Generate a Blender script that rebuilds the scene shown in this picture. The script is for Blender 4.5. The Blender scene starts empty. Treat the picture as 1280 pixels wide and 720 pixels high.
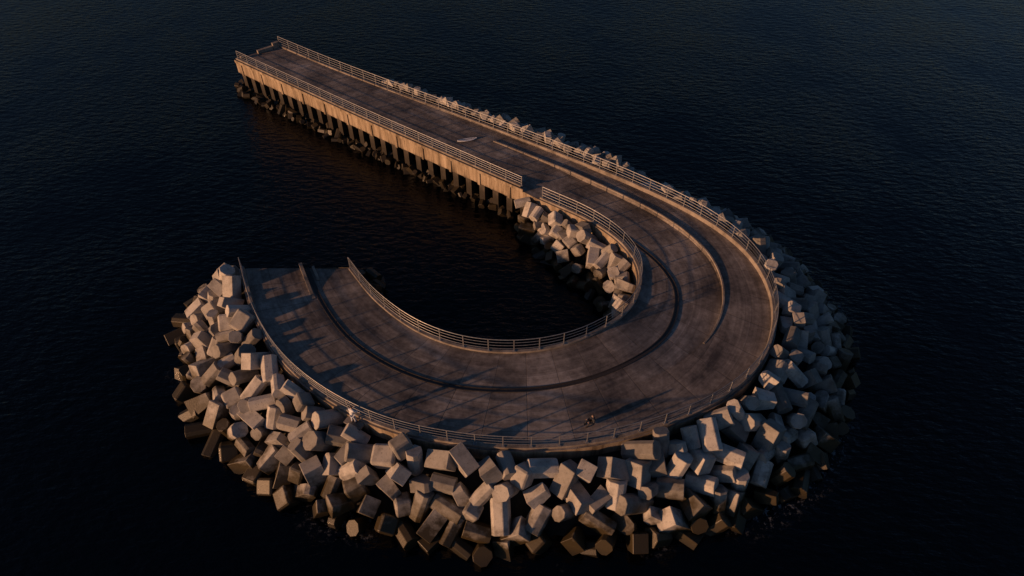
import bpy, bmesh, math, random
import numpy as np
from mathutils import Vector, Matrix, Quaternion, Euler
random.seed(11); rng=np.random.default_rng(7)
sc=bpy.context.scene
ZD=4.3
# ------------------------------------------------------------------ curves
OUT=[(-30.0,41.0),(-20.75,34.1),(-3.85,22.5),(7.0,14.7),(12.1,10.8),(16.8,6.6),(20.0,2.2),(21.2,-2.2),(20.7,-6.7),(18.5,-11.0),(14.8,-14.3),(10.5,-16.4),(5.4,-17.8),(.54,-18.2),(-4.33,-17.7),(-8.8,-16.5),(-13.1,-14.2),(-17.06,-10.8),(-20.4,-6.1),(-23.0,-.6)]
INN=[(-34.3,37.4),(-24.1,29.6),(-14.07,22.0),(-3.33,14.1),(1.7,10.4),(3.8,8.85),(7.05,6.4),(9.6,3.5),(10.86,.4),(10.75,-2.4),(9.4,-5.3),(6.9,-7.7),(3.67,-9.3),(0,-9.9),(-3.9,-9.4),(-7.6,-7.6),(-11.1,-4.4),(-13.8,-.7)]
def cr(pts,per=30):
    P=[np.array(p,float) for p in pts]
    P=[2*P[0]-P[1]]+P+[2*P[-1]-P[-2]]
    out=[];idx=[]
    for i in range(1,len(P)-2):
        idx.append(len(out))
        for j in range(per):
            t=j/per;a,b,c,d=P[i-1:i+3]
            out.append(.5*((2*b)+(-a+c)*t+(2*a-5*b+4*c-d)*t*t+(-a+3*b-3*c+d)*t**3))
    idx.append(len(out));out.append(P[-2])
    return np.array(out),idx
def resamp(c,n):
    d=np.r_[0,np.cumsum(np.linalg.norm(np.diff(c,axis=0),axis=1))]
    t=np.linspace(0,d[-1],n)
    return np.c_[np.interp(t,d,c[:,0]),np.interp(t,d,c[:,1])]
def smooth(c,k=3):
    for _ in range(k):
        c[1:-1]=.25*c[:-2]+.5*c[1:-1]+.25*c[2:]
    return c
co,io=cr(OUT); ci,ii=cr(INN)
NP,NR=70,220
O=np.vstack([resamp(co[:io[3]+1],NP)[:-1],resamp(co[io[3]:],NR)])
I=np.vstack([resamp(ci[:ii[4]+1],NP)[:-1],resamp(ci[ii[4]:],NR)])
O=smooth(O,20); I=smooth(I,20)
N=len(O); J=NP-1           # junction index
def nrm(c,sgn):
    d=np.gradient(c,axis=0); d/=np.linalg.norm(d,axis=1)[:,None]
    return sgn*np.c_[-d[:,1],d[:,0]]
NO=nrm(O,1); NI=nrm(I,-1)
Lo=np.r_[0,np.cumsum(np.linalg.norm(np.diff(O,axis=0),axis=1))]
Li=np.r_[0,np.cumsum(np.linalg.norm(np.diff(I,axis=0),axis=1))]
Lm=.5*(Lo+Li)
def sr(i): return (i-J)/(N-1-J)   # ring parameter 0..1 (straight pier: -.31..0)
def sstep(a,b,x):
    t=min(1,max(0,(x-a)/(b-a))); return t*t*(3-2*t)
def pt(i,v): return I[i]*(1-v)+O[i]*v
def kv(i): return float(np.interp(sr(i),[-.3,0,.25,.42,.6],[.62,.73,.66,.60,.58]))
def step(i): return .38*sstep(-.05,.03,sr(i))*(1-sstep(.34,.50,sr(i)))
def ZI(i): return ZD-step(i)      # level of the inner (lower) lane
def gv(i): return float(np.interp(sr(i),[.16,.24,.32,.42,.55,.7,.85,1],[.03,.13,.28,.36,.41,.45,.45,.40]))
# ------------------------------------------------------------------ mesh helper
class MB:
    def __init__(s): s.v=[];s.f=[];s.m=[];s.uv=[];s.t=[]
    def add(s,vs,fs,m=0,uv=None,tint=0.5):
        b=len(s.v); s.v+= [tuple(map(float,p)) for p in vs]
        for f in fs: s.f.append([b+k for k in f]); s.m.append(m)
        s.t+=[tint]*len(vs)
        s.uv+= uv if uv is not None else [(0,0)]*len(vs)
    def box(s,c,size,yaw=0,m=0,tint=.5,rot=None):
        R=rot if rot is not None else Matrix.Rotation(yaw,3,'Z')
        vs=[Vector(c)+R@Vector((x*size[0]/2,y*size[1]/2,z*size[2]/2)) for x in(-1,1) for y in(-1,1) for z in(-1,1)]
        s.add(vs,[(0,1,3,2),(4,6,7,5),(0,4,5,1),(2,3,7,6),(0,2,6,4),(1,5,7,3)],m,tint=tint)
    def tube(s,ps,r,n=6,m=0):
        ps=[Vector(p) for p in ps]; vs=[];fs=[]
        for i,p in enumerate(ps):
            d=(ps[min(i+1,len(ps)-1)]-ps[max(i-1,0)]).normalized()
            u=Vector((0,0,1)) if abs(d.z)<.9 else Vector((1,0,0))
            a=d.cross(u).normalized(); b=a.cross(d)
            for k in range(n):
                t=2*math.pi*k/n; vs.append(p+r*(math.cos(t)*a+math.sin(t)*b))
        for i in range(len(ps)-1):
            for k in range(n):
                k2=(k+1)%n; fs.append((i*n+k,i*n+k2,(i+1)*n+k2,(i+1)*n+k))
        fs.append(tuple(range(n))[::-1]); fs.append(tuple((len(ps)-1)*n+k for k in range(n)))
        s.add(vs,fs,m)
    def strip(s,prof,m=0,close=False,uvs=None,caps=True):
        k=len(prof[0]);vs=[p for c in prof for p in c];fs=[]
        for i in range(len(prof)-1):
            for j in range(k if close else k-1):
                j2=(j+1)%k; fs.append((i*k+j,(i+1)*k+j,(i+1)*k+j2,i*k+j2))
        if close and caps:
            fs.append(tuple(range(k))); fs.append(tuple((len(prof)-1)*k+j for j in range(k))[::-1])
        s.add(vs,fs,m,uv=uvs)
    def obj(s,name,mats,parent=None,smooth=False):
        me=bpy.data.meshes.new(name); me.from_pydata(s.v,[],s.f)
        for m in mats: me.materials.append(m)
        me.polygons.foreach_set('material_index',s.m)
        if smooth: me.polygons.foreach_set('use_smooth',[True]*len(s.f))
        uvl=me.uv_layers.new(name='UVMap')
        li=np.zeros(len(me.loops),int); me.loops.foreach_get('vertex_index',li)
        uvl.data.foreach_set('uv',np.array(s.uv,float)[li].ravel())
        at=me.attributes.new('tint','FLOAT','POINT'); at.data.foreach_set('value',s.t)
        bm=bmesh.new(); bm.from_mesh(me); bmesh.ops.recalc_face_normals(bm,faces=bm.faces); bm.to_mesh(me); bm.free()
        ob=bpy.data.objects.new(name,me); sc.collection.objects.link(ob)
        if parent: ob.parent=parent
        return ob
def empty(name):
    e=bpy.data.objects.new(name,None); sc.collection.objects.link(e); return e
# ------------------------------------------------------------------ materials
class NT:
    def __init__(s,name):
        s.mat=bpy.data.materials.new(name); s.mat.use_nodes=True; s.t=s.mat.node_tree; s.b=s.t.nodes['Principled BSDF']
    def n(s,typ,**kw):
        nd=s.t.nodes.new(typ)
        for k,v in kw.items():
            if k in nd.inputs.keys(): nd.inputs[k].default_value=v
            else: setattr(nd,k,v)
        return nd
    def l(s,a,b): s.t.links.new(a,b)
    def math(s,op,a,b=None,c=None,clamp=False):
        nd=s.t.nodes.new('ShaderNodeMath'); nd.operation=op; nd.use_clamp=clamp
        for i,x in enumerate((a,b,c)):
            if x is None: continue
            if hasattr(x,'is_linked'): s.l(x,nd.inputs[i])
            else: nd.inputs[i].default_value=x
        return nd.outputs[0]
    def noise(s,vec,scale,detail=6,rough=.6):
        nd=s.n('ShaderNodeTexNoise'); nd.inputs['Scale'].default_value=scale; nd.inputs['Detail'].default_value=min(detail,5); nd.inputs['Roughness'].default_value=rough
        if vec is not None: s.l(vec,nd.inputs['Vector'])
        return nd.outputs['Fac']
    def ramp(s,fac,stops):
        nd=s.n('ShaderNodeValToRGB'); cr_=nd.color_ramp
        while len(cr_.elements)<len(stops): cr_.elements.new(.5)
        for e,(p,c) in zip(cr_.elements,stops): e.position=p; e.color=(*c,1) if len(c)==3 else c
        s.l(fac,nd.inputs[0]); return nd.outputs[0]
    def mr(s,fac,a,b,c=0,d=1):
        nd=s.n('ShaderNodeMapRange'); s.l(fac,nd.inputs[0])
        for i,x in enumerate((a,b,c,d)): nd.inputs[i+1].default_value=x
        return nd.outputs[0]
    def mix(s,f,a,b,mode='MIX'):
        nd=s.n('ShaderNodeMix',data_type='RGBA',blend_type=mode)
        for sock,x in ((nd.inputs[0],f),(nd.inputs[6],a),(nd.inputs[7],b)):
            if hasattr(x,'is_linked'): s.l(x,sock)
            elif isinstance(x,tuple): sock.default_value=(*x,1)
            else: sock.default_value=x
        return nd.outputs[2]
    def bump(s,h,st,dist):
        nd=s.n('ShaderNodeBump'); nd.inputs['Strength'].default_value=st; nd.inputs['Distance'].default_value=dist
        s.l(h,nd.inputs['Height']); s.l(nd.outputs[0],s.b.inputs['Normal']); return nd
def geo(m): return m.n('ShaderNodeNewGeometry')
def block_mat():
    m=NT('armour_concrete'); g=geo(m); tc=g.outputs['Position']
    at=m.n('ShaderNodeAttribute',attribute_name='tint').outputs['Fac']
    n1=m.noise(tc,1.1,5,.65); n2=m.noise(tc,9,4,.7)
    c=m.ramp(n1,[(.3,(.28,.265,.245)),(.5,(.47,.45,.42)),(.72,(.60,.575,.54))])
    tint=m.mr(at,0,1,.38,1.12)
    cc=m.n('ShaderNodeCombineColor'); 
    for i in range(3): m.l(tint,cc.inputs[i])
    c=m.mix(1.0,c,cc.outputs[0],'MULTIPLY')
    pit=m.mr(n2,.32,.42); c=m.mix(m.math('MULTIPLY',m.math('SUBTRACT',1,pit),.65),c,(.09,.08,.065))
    rust=m.mr(n1,.60,.70); c=m.mix(m.math('MULTIPLY',rust,.25),c,(.20,.13,.07))
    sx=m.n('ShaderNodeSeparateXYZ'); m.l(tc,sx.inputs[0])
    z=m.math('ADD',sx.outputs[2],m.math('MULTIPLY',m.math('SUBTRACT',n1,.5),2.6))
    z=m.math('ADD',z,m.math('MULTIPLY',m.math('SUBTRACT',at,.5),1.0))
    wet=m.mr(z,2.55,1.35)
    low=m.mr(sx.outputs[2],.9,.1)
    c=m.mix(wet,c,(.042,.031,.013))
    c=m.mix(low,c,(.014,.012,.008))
    m.l(c,m.b.inputs['Base Color'])
    m.l(m.mr(wet,0,1,.9,.5),m.b.inputs['Roughness'])
    m.bump(n2,.4,.035)
    return m.mat
def conc_mat(name,cols,wetz=False,streak=False,sc_=1.0,wz=(2.9,1.9)):
    m=NT(name); g=geo(m); tc=g.outputs['Position']
    if streak:
        mp=m.n('ShaderNodeMapping'); m.l(tc,mp.inputs[0]); mp.inputs['Scale'].default_value=(1.6,1.6,.18)
        n1=m.noise(mp.outputs[0],1.2,8,.7)
    else: n1=m.noise(tc,.8*sc_,8,.65)
    n2=m.noise(tc,12,4,.7)
    c=m.ramp(n1,[(.32,cols[0]),(.52,cols[1]),(.72,cols[2])])
    c=m.mix(m.math('MULTIPLY',m.mr(n2,.45,.3),.5),c,(.06,.05,.04))
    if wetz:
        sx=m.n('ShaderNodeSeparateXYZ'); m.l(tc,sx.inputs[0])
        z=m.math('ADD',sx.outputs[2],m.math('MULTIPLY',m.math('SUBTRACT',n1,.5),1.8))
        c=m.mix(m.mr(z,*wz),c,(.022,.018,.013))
    m.l(c,m.b.inputs['Base Color']); m.b.inputs['Roughness'].default_value=.85
    m.bump(n2,.4,.03); return m.mat
def deck_mat():
    m=NT('deck_concrete'); uv=m.n('ShaderNodeUVMap',uv_map='UVMap').outputs[0]
    g=geo(m); tc=g.outputs['Position']
    sx=m.n('ShaderNodeSeparateXYZ'); m.l(uv,sx.inputs[0]); U,V=sx.outputs[0],sx.outputs[1]
    wob=m.math('MULTIPLY',m.noise(tc,1.5,3),.06)
    U=m.math('ADD',U,wob)
    PU,PV=2.6,2.35
    uu=m.math('DIVIDE',U,PU); vv=m.math('DIVIDE',V,PV)
    fu=m.math('FRACT',uu); fv=m.math('FRACT',vv)
    ju=m.mr(m.math('MINIMUM',fu,m.math('SUBTRACT',1,fu)),.004,.014)
    jv=m.mr(m.math('MINIMUM',fv,m.math('SUBTRACT',1,fv)),.004,.014)
    cb=m.n('ShaderNodeCombineXYZ'); m.l(m.math('FLOOR',uu),cb.inputs[0]); m.l(m.math('FLOOR',vv),cb.inputs[1])
    wn=m.n('ShaderNodeTexWhiteNoise'); m.l(cb.outputs[0],wn.inputs[0]); pan=wn.outputs['Value']
    n1=m.noise(tc,.22,5,.62); n2=m.noise(tc,2.4,5,.7)
    mp=m.n('ShaderNodeMapping'); m.l(uv,mp.inputs[0]); mp.inputs['Scale'].default_value=(.07,1.6,1)
    st=m.noise(mp.outputs[0],1.5,5,.7)
    mix=m.math('ADD',m.math('MULTIPLY',n1,.5),m.math('ADD',m.math('MULTIPLY',n2,.25),m.math('MULTIPLY',st,.25)))
    c=m.ramp(mix,[(.38,(.055,.046,.040)),(.45,(.13,.112,.10)),(.52,(.225,.20,.182)),(.60,(.38,.345,.32))])
    pc=m.n('ShaderNodeCombineColor'); pv=m.mr(pan,0,1,.76,1.16)
    for i in range(3): m.l(pv,pc.inputs[i])
    c=m.mix(1.0,c,pc.outputs[0],'MULTIPLY')
    j=m.math('MULTIPLY',ju,m.math('MAXIMUM',jv,.55))
    c=m.mix(m.math('MULTIPLY',m.math('SUBTRACT',1,j),.6),c,(.035,.03,.028))
    fine=m.mr(m.noise(tc,14,4,.75),.62,.74); c=m.mix(m.math('MULTIPLY',fine,.5),c,(.05,.045,.04))
    m.l(c,m.b.inputs['Base Color'])
    m.l(m.mr(n1,.35,.65,.5,.9),m.b.inputs['Roughness'])
    m.bump(m.math('ADD',m.math('MULTIPLY',j,.6),m.math('MULTIPLY',n2,.7)),.5,.03)
    return m.mat
def flat_mat(name,col,rough=.6,metal=0):
    m=NT(name); g=geo(m); n=m.noise(g.outputs['Position'],6,4)
    c=m.ramp(n,[(.3,tuple(x*.7 for x in col)),(.7,tuple(min(1,x*1.15) for x in col))])
    m.l(c,m.b.inputs['Base Color']); m.b.inputs['Roughness'].default_value=rough; m.b.inputs['Metallic'].default_value=metal
    return m.mat
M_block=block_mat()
M_deck=deck_mat()
M_wall=conc_mat('sea_wall_concrete',[(.11,.08,.05),(.34,.27,.19),(.52,.43,.32)],wetz=True,streak=True)
M_kerb=conc_mat('kerb_concrete',[(.14,.12,.10),(.28,.245,.21),(.40,.36,.31)])
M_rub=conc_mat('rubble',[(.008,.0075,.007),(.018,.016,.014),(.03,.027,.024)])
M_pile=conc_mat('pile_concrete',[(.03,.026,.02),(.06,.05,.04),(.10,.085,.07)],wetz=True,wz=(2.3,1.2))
M_steel=flat_mat('galvanised_steel',(.30,.31,.33),.45,.4)
M_dark=flat_mat('rail_steel',(.06,.053,.05),.6,.2)
# ------------------------------------------------------------------ pier
pier=empty('curved_pier')
EDGE=.3
ZB=2.65
deck=MB(); prof=[];uvs=[]
NV1,NV2=8,5
for i in range(N):
    k=kv(i);row=[];ru=[]
    w=np.linalg.norm(O[i]-I[i])
    Ie=I[i]+NI[i]*EDGE; Oe=O[i]+NO[i]*EDGE
    def P(v):
        if v<=0:return Ie
        if v>=1:return Oe
        return pt(i,v)
    for a in range(NV1+1):
        v=k*a/NV1; p=P(v); row.append((p[0],p[1],ZI(i))); ru.append((Lm[i],v*w))
    for a in range(NV2+1):
        v=k+(1-k)*a/NV2; p=P(v); row.append((p[0],p[1],ZD+.001)); ru.append((Lm[i],v*w+.02))
    prof.append(row); uvs+=ru
deck.strip(prof,0,uvs=uvs)
deck.obj('deck',[M_deck],pier)
wall=MB()
prof=[]
for i in range(N):
    Ie=I[i]+NI[i]*EDGE; Oe=O[i]+NO[i]*EDGE
    zb=ZB if sr(i)<.0 else -1.5
    prof.append([(Ie[0],Ie[1],ZI(i)),(Ie[0],Ie[1],zb),(Oe[0],Oe[1],zb),(Oe[0],Oe[1],ZD)])
wall.strip(prof,0)
wall.add(prof[0],[(0,1,2,3)]); wall.add(prof[-1],[(0,1,2,3)])
prof=[]
for i in range(0,J+1):
    a=I[i]+NI[i]*(EDGE+.002); b=I[i]+NI[i]*(EDGE+.10)
    prof.append([(a[0],a[1],ZD+.02),(b[0],b[1],ZD+.02),(b[0],b[1],ZD-.3),(a[0],a[1],ZD-.3)])
wall.strip(prof,0,close=True)
def at_len(L,C,Larr):
    return np.array([np.interp(L,Larr,C[:,0]),np.interp(L,Larr,C[:,1])])
L=1.0
while L<Li[J]:
    p=at_len(L,I,Li); i=int(np.searchsorted(Li,L)); n=NI[i]; q=p+n*(EDGE+.04)
    wall.box((q[0],q[1],(ZD-.32+ZB-.1)/2),(.3,.14,ZD-.32-ZB+.1),yaw=math.atan2(n[1],n[0])+math.pi/2)
    L+=3.8
wall.obj('side_wall',[M_wall],pier)
pl=MB()
L=.6
while L<Li[J]-.2:
    for (C,Larr,NN,o) in ((I,Li,NI,-.25),(O,Lo,NO,-.05)):
        Lx=L*Larr[J]/Li[J]; p=at_len(Lx,C,Larr); i=min(N-1,int(np.searchsorted(Larr,Lx))); q=p+NN[i]*o
        yaw=math.atan2(NN[i][1],NN[i][0])+math.pi/2
        pl.box((q[0],q[1],.57),(.7,.62,3.7),yaw); pl.box((q[0],q[1],ZB-.12),(1.05,.8,.22),yaw)
    c=(at_len(L,I,Li)+at_len(L*Lo[J]/Li[J],O,Lo))/2
    d=at_len(L*Lo[J]/Li[J],O,Lo)-at_len(L,I,Li)
    pl.box((c[0],c[1],2.15),(np.linalg.norm(d)-1.2,.45,.9),math.atan2(d[1],d[0]))
    L+=1.75
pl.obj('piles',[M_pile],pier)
kb=MB()
def kerb(C,NN,i0,i1,off,w,hf,zf):
    prof=[]
    for i in range(i0,i1):
        a=C[i]+NN[i]*(off-w/2); b=C[i]+NN[i]*(off+w/2); z0=zf(i)-.05; z1=zf(i)+hf(i)
        prof.append([(a[0],a[1],z0),(a[0],a[1],z1-.03),(a[0]+(b[0]-a[0])*.1,a[1]+(b[1]-a[1])*.1,z1),(b[0]-(b[0]-a[0])*.1,b[1]-(b[1]-a[1])*.1,z1),(b[0],b[1],z1-.03),(b[0],b[1],z0)])
    kb.strip(prof,0,close=True)
hpar=lambda i:.16+.26*sstep(-.2,.05,sr(i))*(1-sstep(.40,.55,sr(i)))
kerb(O,NO,0,N,0,.3,hpar,lambda i:ZD)
JG=J+6
kerb(I,NI,0,J,0,.28,lambda i:.14,lambda i:ZD)
kerb(I,NI,JG,N,0,.28,lambda i:.16,ZI)
K=np.array([pt(i,kv(i)) for i in range(N)]); NK=nrm(K,1)
i0=J-14;i1=J+int(.40*(N-J))
kerb(K,NK,i0,i1,.06,.16,lambda i:.036+.09*min(1,(i1-i)/35),lambda i:ZD)
kb.obj('kerbs',[M_kerb],pier)
tk=MB()
G=np.array([pt(i,gv(i)) for i in range(N)]); G=smooth(G,8); NG=nrm(G,1)
g0=J+int(.17*(N-J))
for off in(-.15,.15):
    prof=[]
    for i in range(g0,N):
        a=G[i]+NG[i]*(off-.035); b=G[i]+NG[i]*(off+.035)
        prof.append([(a[0],a[1],ZI(i)-.02),(a[0],a[1],ZI(i)+.05),(b[0],b[1],ZI(i)+.05),(b[0],b[1],ZI(i)-.02)])
    tk.strip(prof,0,close=True)
prof=[]
for i in range(g0,N):
    a=G[i]-NG[i]*.11; b=G[i]+NG[i]*.11
    prof.append([(a[0],a[1],ZI(i)+.006),(b[0],b[1],ZI(i)+.006)])
tk.strip(prof,0)
tk.obj('guide_track',[M_dark],pier)
fn=MB()
def fin(C,NN,i0,i1,h1,w,ex=0):
    prof=[]
    for i in range(i0,i1):
        t=(i-i0)/(i1-1-i0); h=.06+h1*t**1.5
        a=C[i]-NN[i]*w/2; b=C[i]+NN[i]*w/2
        prof.append([(a[0],a[1],ZD-.05),(a[0],a[1],ZD+h),(b[0],b[1],ZD+h),(b[0],b[1],ZD-.05)])
    fn.strip(prof,0,close=True)
F=np.array([pt(i,gv(i)+.05) for i in range(N)]); F2=np.array([pt(i,gv(i)-.06) for i in range(N)])
fin(F,NG,N-15,N,.6,.26); fin(F2,NG,N-7,N,.25,.22)
fn.obj('end_fin_walls',[M_kerb],pier)
ew=MB()
d=O[0]-I[0]; yaw=math.atan2(d[1],d[0])
def ept(v,back): 
    t=(O[1]-O[0]); t=t/np.linalg.norm(t); return I[0]+d*v+t*back
for v,wd,h,bk in ((.64,2.0,.4,.3),(.9,.8,.75,.35),(.12,.7,.3,.3)):
    q=ept(v,bk); ew.box((q[0],q[1],ZD+h/2-.01),(wd,.4,h),yaw)
ew.obj('end_upstand',[M_kerb],pier)
# ------------------------------------------------------------------ railings
def railing(C,NN,Larr,La,Lb,zf,name,H=1.3,gap=1.9,nr=4):
    mb=MB(); n=max(1,round((Lb-La)/gap))
    for k in range(n+1):
        Lx=La+(Lb-La)*k/n; p=at_len(Lx,C,Larr); i=min(N-1,int(np.searchsorted(Larr,Lx))); z=zf(i)
        t=np.array([NN[i][1],-NN[i][0]])
        mb.box((p[0],p[1],z+H/2),(.065,.055,H),math.atan2(t[1],t[0]))
        mb.box((p[0],p[1],z+.015),(.24,.2,.03),math.atan2(t[1],t[0]))
    m=max(2,int((Lb-La)/.5))
    for r in range(nr):
        hh=H*(.22+.78*r/(nr-1)); ps=[]
        for k in range(m+1):
            Lx=La+(Lb-La)*k/m; p=at_len(Lx,C,Larr); i=min(N-1,int(np.searchsorted(Larr,Lx)))
            ps.append((p[0],p[1],zf(i)+hh))
        mb.tube(ps,.033 if r==nr-1 else .018,6)
    return mb.obj(name,[M_steel])
railing(O,NO,Lo,.3,Lo[-1]-.1,lambda i:ZD+hpar(i),'railing',H=1.15)
railing(I,NI,Li,.3,Li[J]-.4,lambda i:ZD+.14,'railing',H=1.0)
railing(I,NI,Li,Li[JG]+.2,Li[-1]-.1,lambda i:ZI(i)+.16,'railing',H=1.25)
# ------------------------------------------------------------------ rubble mound and armour blocks
def Wout(i): return float(np.interp(sr(i),[-.22,-.15,-.07,0,.1,.2,.3,.45,.6,.75,.88,1],[2.4,3.4,4.6,5.3,5.8,6.5,7.1,6.4,4.8,5.3,6.9,6.3]))
def Win(i): return float(np.interp(sr(i),[-.02,.03,.15,.25,.33,.40],[.8,2.2,4.0,3.7,2.6,.8]))
def ztop(i,d,W,zt): 
    t=min(1,d/W); return zt*(1-t**(2.3 if sr(i)<.05 else 1.4))
mound=MB()
def mnd(C,NN,i0,i1,Wf,zt):
    prof=[]
    for i in range(i0,i1):
        W=Wf(i);row=[]
        for a in range(7):
            dd=EDGE-.02+(W+.2)*a/6; z=ztop(i,dd,W+.2,zt)-.9 if a<6 else -1.2
            z+=random.uniform(-.15,.15) if 0<a<6 else 0
            p=C[i]+NN[i]*dd; row.append((p[0],p[1],z))
        prof.append(row)
    mound.strip(prof,0)
i_a=int(J*.40)
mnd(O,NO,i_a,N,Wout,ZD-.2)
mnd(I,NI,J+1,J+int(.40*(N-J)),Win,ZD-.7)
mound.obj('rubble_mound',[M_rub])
def tmpl(kind):
    bm=bmesh.new(); bmesh.ops.create_cube(bm,size=1)
    a={0:(1.15,1.15,1.75),1:(1.3,1.25,1.4),2:(1.1,1.05,2.0),3:(1.3,1.35,1.6),4:(1.4,1.0,1.6),5:(1.15,1.15,1.85),6:(1.7,1.7,1.5)}[kind]
    for v in bm.verts: v.co=Vector((v.co.x*a[0],v.co.y*a[1],v.co.z*a[2]))
    if kind in (3,4):
        for v in bm.verts:
            if v.co.z>0: v.co.x*=.62; v.co.y*=.72
    if kind==6:
        for v in bm.verts:
            if v.co.z>0: v.co.x*=.3; v.co.y*=.3
    if kind in (0,2):
        es=[e for e in bm.edges if abs(e.verts[0].co.z-e.verts[1].co.z)>1]
        bmesh.ops.bevel(bm,geom=es,offset=.30 if kind==0 else .24,segments=1,affect='EDGES')
    if kind==1: bmesh.ops.bevel(bm,geom=list(bm.edges),offset=.14,segments=1,affect='EDGES')
    if kind==4:
        es=[e for e in bm.edges if abs(e.verts[0].co.y-e.verts[1].co.y)>.6 and e.verts[0].co.z>0 and e.verts[1].co.z>0]
        bmesh.ops.bevel(bm,geom=es,offset=.25,segments=1,affect='EDGES')
    bmesh.ops.bevel(bm,geom=[e for e in bm.edges if e.calc_face_angle(0)>.3],offset=.03,segments=1,affect='EDGES')
    bm.verts.index_update()
    vs=[v.co.copy() for v in bm.verts]; fs=[[v.index for v in f.verts] for f in bm.faces]; bm.free(); return vs,fs
T=[tmpl(k) for k in range(7)]
blocks=MB(); placed=[]
KA=(0,0,0,1,2,2,2,3,4,5,5)
def put(p,s,tint=None,rmin=1.2,kinds=KA):
    P=np.array(p)
    if placed:
        A=np.array(placed); dd=np.linalg.norm(A[:,:3]-P,axis=1)
        if (dd<rmin*.5*(A[:,3]+s)).any(): return False
    placed.append((*p,s))
    vs,fs=T[random.choice(kinds)]
    q=Quaternion((random.gauss(0,1),random.gauss(0,1),random.gauss(0,1),random.gauss(0,1))).normalized().to_matrix()
    S=Vector((random.uniform(.88,1.1),random.uniform(.88,1.1),random.uniform(.85,1.15)))*s
    vj=[Vector(p)+q@Vector((v.x*S.x,v.y*S.y,v.z*S.z)) for v in vs]
    blocks.add(vj,fs,0,tint=random.random() if tint is None else tint)
    return True
def field(C,NN,Larr,i0,i1,Wf,zt,n,rmin,s0=(.85,1.1),dmin=1.0,lift=.1,kinds=KA):
    for _ in range(n):
        Lx=random.uniform(Larr[i0],Larr[i1-1]); i=min(N-1,int(np.searchsorted(Larr,Lx))); W=Wf(i)
        dm=min(dmin,W*.5); dd=dm+(max(W,dm+.05)-dm)*random.random()
        sz=random.uniform(*s0)*float(np.interp(sr(i),[-.2,-.1,0,.15,.4,.6,.9],[.55,.68,.78,.88,.98,1.08,.97]))
        p=at_len(Lx,C,Larr)+NN[i]*(dd+EDGE)
        z=ztop(i,dd,W,zt)+lift+random.uniform(-.3,.3)
        put((p[0],p[1],z),sz,rmin=rmin,kinds=kinds)
field(O,NO,Lo,i_a,J+12,Wout,ZD+.22,6000,1.22,dmin=.75,kinds=(6,6,3,1,4,0))
field(O,NO,Lo,J+12,N,Wout,ZD-.15,15000,1.24,s0=(.82,1.12),dmin=.72)
field(I,NI,Li,J+1,J+int(.39*(N-J)),Win,ZD-.85,2500,1.15,s0=(.8,1.05),dmin=.6)
for _ in range(500):
    a=random.random(); b=random.random()
    t=O[-1]-O[-4]; t/=np.linalg.norm(t)
    p=O[-1]+NO[-1]*(.9+5.2*a)+t*(2.6*b*(1-.3*a)); put((p[0],p[1],(ZD-.6)*(1-a**1.3)-1.6*b+.1),random.uniform(.75,1.0),rmin=1.15)
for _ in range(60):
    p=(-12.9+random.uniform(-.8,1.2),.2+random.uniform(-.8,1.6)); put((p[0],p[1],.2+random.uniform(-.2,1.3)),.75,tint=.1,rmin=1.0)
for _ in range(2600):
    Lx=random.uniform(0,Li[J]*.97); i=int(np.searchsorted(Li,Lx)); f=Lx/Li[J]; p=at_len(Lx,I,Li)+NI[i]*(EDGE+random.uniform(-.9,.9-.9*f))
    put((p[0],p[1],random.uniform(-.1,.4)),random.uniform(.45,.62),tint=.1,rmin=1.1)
for _ in range(120):
    t=O[0]-O[4]; t/=np.linalg.norm(t); d0=O[0]-I[0]; p=I[0]+d0*random.uniform(-.15,.4)+t*random.uniform(.3,1.4)
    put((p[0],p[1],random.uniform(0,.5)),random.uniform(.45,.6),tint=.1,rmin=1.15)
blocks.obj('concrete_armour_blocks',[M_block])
# ------------------------------------------------------------------ water
def water_mat():
    m=NT('sea_water'); g=geo(m); tc=g.outputs['Position']
    m.b.inputs['IOR'].default_value=1.33
    mp=m.n('ShaderNodeMapping'); m.l(tc,mp.inputs[0]); mp.inputs['Rotation'].default_value=(0,0,math.radians(28)); mp.inputs['Scale'].default_value=(1,2.2,1)
    a=m.noise(mp.outputs[0],.8,4,.55); sw=m.noise(tc,.06,3)
    h=m.math('MULTIPLY',a,m.mr(sw,.35,.65,.5,1.2))
    m.bump(h,.65,.28)
    at=m.n('ShaderNodeAttribute',attribute_name='tint').outputs['Fac']
    f=m.math('MULTIPLY',m.mr(m.noise(tc,2.3,5,.75),.54,.64),m.math('MULTIPLY',m.mr(sw,.47,.57),at))
    m.l(m.mix(m.math('MULTIPLY',f,.8),(.0004,.0008,.0018),(.38,.42,.46)),m.b.inputs['Base Color'])
    m.l(m.mr(f,0,1,.1,.8),m.b.inputs['Roughness'])
    return m.mat
w=MB(); n=120; xs=np.linspace(-45,40,n); ys=np.linspace(-35,55,n)
foot=np.array([O[i]+NO[i]*(Wout(i)+.3) for i in range(i_a,N)])
vs=[];tt=[]
for y in ys:
    for x in xs:
        vs.append((x,y,0)); dd=np.sqrt(((foot-np.array([x,y]))**2).sum(1)).min(); tt.append(max(0,1-dd/1.7))
fs=[(r*n+c,r*n+c+1,(r+1)*n+c+1,(r+1)*n+c) for r in range(n-1) for c in range(n-1)]
w.add(vs,fs); w.t=tt
B=3000; x0,x1,y0,y1=-45,40,-35,55
bv=[(-B,-B,0),(B,-B,0),(B,B,0),(-B,B,0),(x0,y0,0),(x1,y0,0),(x1,y1,0),(x0,y1,0)]
w.add(bv,[(0,1,5,4),(1,2,6,5),(2,3,7,6),(3,0,4,7)],tint=0)
wo=w.obj('water',[water_mat()])
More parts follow.
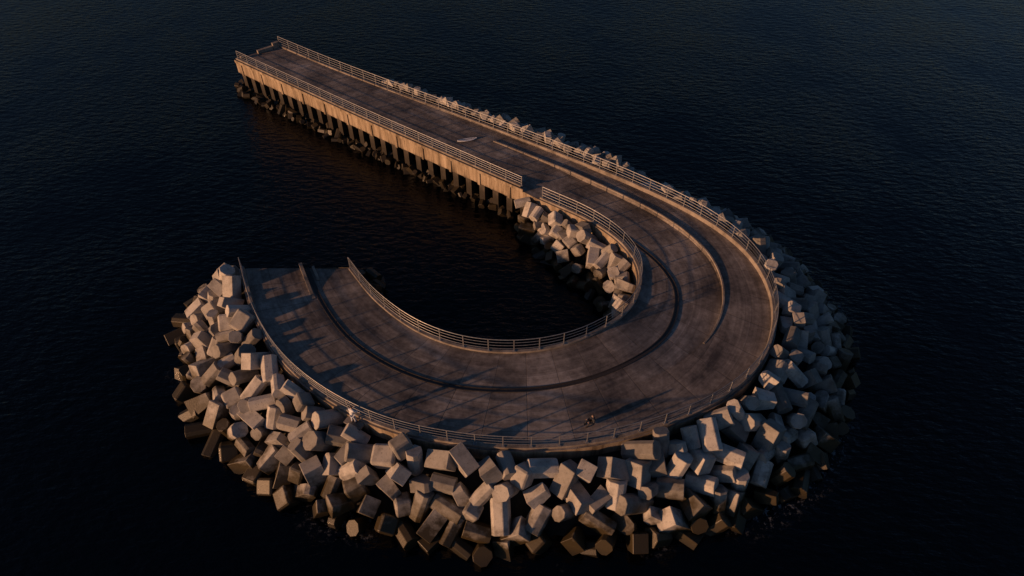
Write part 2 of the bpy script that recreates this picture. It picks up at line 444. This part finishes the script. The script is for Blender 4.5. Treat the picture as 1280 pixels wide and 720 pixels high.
# ------------------------------------------------------------------ small things
def lean_board():
    mb=MB(); c=Vector((-4.75,19.1,ZD+.075)); yaw=.28; R=Matrix.Rotation(yaw,3,'Z'); prof=[]
    for k in range(13):
        t=k/12; x=(t-.5)*2.1; wd=.3*math.sin(math.pi*min(.97,max(.03,t)))**.55; th=.06
        prof.append([c+R@Vector((x,sy*wd,sz*th+.04*(2*t-1)**4)) for sy,sz in((-1,0),(-.7,-1),(.7,-1),(1,0),(.7,1),(-.7,1))])
    mb.strip(prof,0,close=True)
    mb.strip([[c+R@Vector((x,-.04,.064+.04*(2*x/2.1)**4)),c+R@Vector((x,.04,.064+.04*(2*x/2.1)**4))] for x in np.linspace(-.9,.9,9)],1)
    return mb.obj('paddle_board',[flat_mat('board_white',(.88,.9,.93),.35),M_dark])
lean_board()
def skin(par,name,pts,edges,mat,sub=2,root=0):
    me=bpy.data.meshes.new(name); me.from_pydata([p[:3] for p in pts],edges,[]); ob=bpy.data.objects.new(name,me)
    sc.collection.objects.link(ob); ob.parent=par; me.materials.append(mat)
    ob.modifiers.new('s','SKIN')
    for k,p in enumerate(pts):
        r=p[3]; ry=p[4] if len(p)>4 else r
        me.skin_vertices[0].data[k].radius=(r,ry); me.skin_vertices[0].data[k].use_root=(k==root)
    sb=ob.modifiers.new('u','SUBSURF'); sb.levels=sub; sb.render_levels=sub; ob.modifiers['s'].use_smooth_shade=True
M_skin=flat_mat('skin',(.5,.33,.25),.6); M_hair=flat_mat('hair',(.03,.022,.018),.7)
def head(par,y,z):
    skin(par,'head',[(0,y,z-.14,.05),(0,y+.01,z-.07,.055,.06),(0,y+.03,z,.075,.085),(0,y+.02,z+.07,.075,.09),(0,y+.10,z+.01,.016),(0,y+.13,z-.01,.012),(-.08,y+.02,z+.01,.015),(.08,y+.02,z+.01,.015)],
       [(0,1),(1,2),(2,3),(2,4),(4,5),(2,6),(2,7)],M_skin)
    skin(par,'hair',[(0,y-.02,z+.03,.075,.08),(0,y+.01,z+.11,.075,.07),(0,y+.05,z+.13,.06,.05)],[(0,1),(1,2)],M_hair)
def hand(par,x,y,z,sgn):
    pts=[(x,y,z,.028,.02),(x,y+.07,z+.015,.038,.02)];ed=[(0,1)]
    for k in range(4):
        ox=x+(k-1.5)*.021; b=len(pts); ln=(.03,.036,.033,.026)[k]
        pts+=[(ox,y+.095,z+.025,.010),(ox,y+.095+ln,z+.025,.009),(ox,y+.105+ln*1.2,z-ln*.6,.008)]; ed+=[(1,b),(b,b+1),(b+1,b+2)]
    b=len(pts); pts+=[(x-sgn*.045,y+.06,z,.011),(x-sgn*.05,y+.085,z-.02,.009)]; ed+=[(0,b),(b,b+1)]
    skin(par,'hand',pts,ed,M_skin,1)
def person():
    i=int(np.argmin(np.linalg.norm(O-np.array((-10.7,-15.6)),axis=1))); base=O[i]+NO[i]*.55
    par=empty('person'); yaw=math.atan2(-NO[i][1],-NO[i][0])-math.pi/2
    par.location=(base[0],base[1],ZD-.12); par.rotation_euler=(0,0,yaw)
    led=MB(); led.box((base[0],base[1],ZD-.2),(1.4,.62,.16),yaw); led.obj('access_ledge',[M_kerb],pier)
    jk=flat_mat('jacket_cloth',(.80,.84,.90),.8); tr=flat_mat('trouser_cloth',(.55,.6,.7),.85)
    skin(par,'jacket',[(0,0,.95,.17,.14),(0,.01,1.12,.17,.13),(0,.05,1.32,.2,.14),(0,.07,1.42,.13,.10),(0,.08,1.5,.06),
       (-.19,.07,1.39,.08),(-.27,.16,1.15,.062),(-.24,.36,1.20,.045),(.19,.07,1.39,.08),(.27,.16,1.15,.062),(.22,.36,1.20,.045)],
       [(0,1),(1,2),(2,3),(3,4),(3,5),(5,6),(6,7),(3,8),(8,9),(9,10)],jk)
    skin(par,'trousers',[(0,0,.93,.15,.12),(-.1,0,.82,.105),(-.12,.02,.48,.075),(-.13,-.02,.1,.058),(.1,0,.82,.105),(.12,.05,.48,.075),(.14,.04,.1,.058)],
       [(0,1),(1,2),(2,3),(0,4),(4,5),(5,6)],tr)
    for s_,y0 in((-.13,-.02),(.14,.04)):
        skin(par,'shoe',[(s_,y0-.05,.05,.045),(s_,y0+.05,.05,.05,.045),(s_,y0+.17,.035,.04,.03)],[(0,1),(1,2)],M_hair)
    head(par,.08,1.63)
    hand(par,-.23,.37,1.2,-1); hand(par,.21,.37,1.2,1)
person()
def seated_person():
    par=empty('person'); par.location=(5.6,-16.2,ZD+.001); par.rotation_euler=(0,0,math.radians(115))
    jk=flat_mat('dark_jacket_cloth',(.05,.055,.065),.85); tr=flat_mat('dark_trouser_cloth',(.03,.03,.035),.85)
    skin(par,'jacket',[(0,-.02,.15,.15,.13),(0,-.05,.34,.15,.12),(0,0,.55,.18,.12),(0,.03,.65,.12,.09),(0,.05,.72,.055),
       (-.18,.03,.62,.07),(-.25,.14,.42,.055),(-.16,.36,.44,.042),(.18,.03,.62,.07),(.25,.14,.42,.055),(.16,.36,.44,.042)],
       [(0,1),(1,2),(2,3),(3,4),(3,5),(5,6),(6,7),(3,8),(8,9),(9,10)],jk)
    skin(par,'trousers',[(0,-.02,.13,.15,.12),(-.11,.06,.14,.10),(-.14,.40,.46,.07),(-.14,.52,.10,.052),(.11,.06,.14,.10),(.14,.38,.46,.07),(.14,.50,.10,.052)],
       [(0,1),(1,2),(2,3),(0,4),(4,5),(5,6)],tr)
    for s_,y0 in((-.14,.52),(.14,.50)):
        skin(par,'shoe',[(s_,y0-.05,.05,.045),(s_,y0+.05,.05,.05,.045),(s_,y0+.17,.035,.04,.03)],[(0,1),(1,2)],M_hair)
    head(par,.05,.85)
    hand(par,-.14,.38,.5,-1); hand(par,.14,.36,.5,1)
seated_person()
# ------------------------------------------------------------------ light
SUN=Vector((-.90,-.43,0)).normalized(); EL=math.radians(8.5)
dirv=Vector((SUN.x*math.cos(EL),SUN.y*math.cos(EL),math.sin(EL)))
sl=bpy.data.lights.new('sun','SUN'); sl.energy=4.2; sl.angle=math.radians(1.0); sl.color=(1,.51,.25)
so=bpy.data.objects.new('sun',sl); sc.collection.objects.link(so); so.rotation_euler=dirv.to_track_quat('Z','Y').to_euler()
wd=bpy.data.worlds.new('World'); sc.world=wd; wd.use_nodes=True; nt=wd.node_tree
sk=nt.nodes.new('ShaderNodeTexSky'); sk.sky_type='NISHITA'; sk.sun_disc=False; sk.sun_elevation=EL
sk.sun_rotation=math.atan2(dirv.x,dirv.y); sk.air_density=1.0; sk.dust_density=.8; sk.ozone_density=2.5
mx=nt.nodes.new('ShaderNodeMix'); mx.data_type='RGBA'; mx.blend_type='MULTIPLY'; mx.inputs[0].default_value=1; mx.inputs[7].default_value=(.88,.92,1.08,1)
nt.links.new(sk.outputs[0],mx.inputs[6]); nt.links.new(mx.outputs[2],nt.nodes['Background'].inputs[0]); nt.nodes['Background'].inputs[1].default_value=.048
# ------------------------------------------------------------------ camera
cd=bpy.data.cameras.new('camera'); cam=bpy.data.objects.new('camera',cd); sc.collection.objects.link(cam)
cam.location=(0,-43,40+ZD); cam.rotation_euler=(math.radians(45),0,0); cd.lens=24; cd.sensor_width=36; cd.clip_end=9000
sc.camera=cam
sc.view_settings.view_transform='Standard'; sc.view_settings.look='None'; sc.view_settings.exposure=0
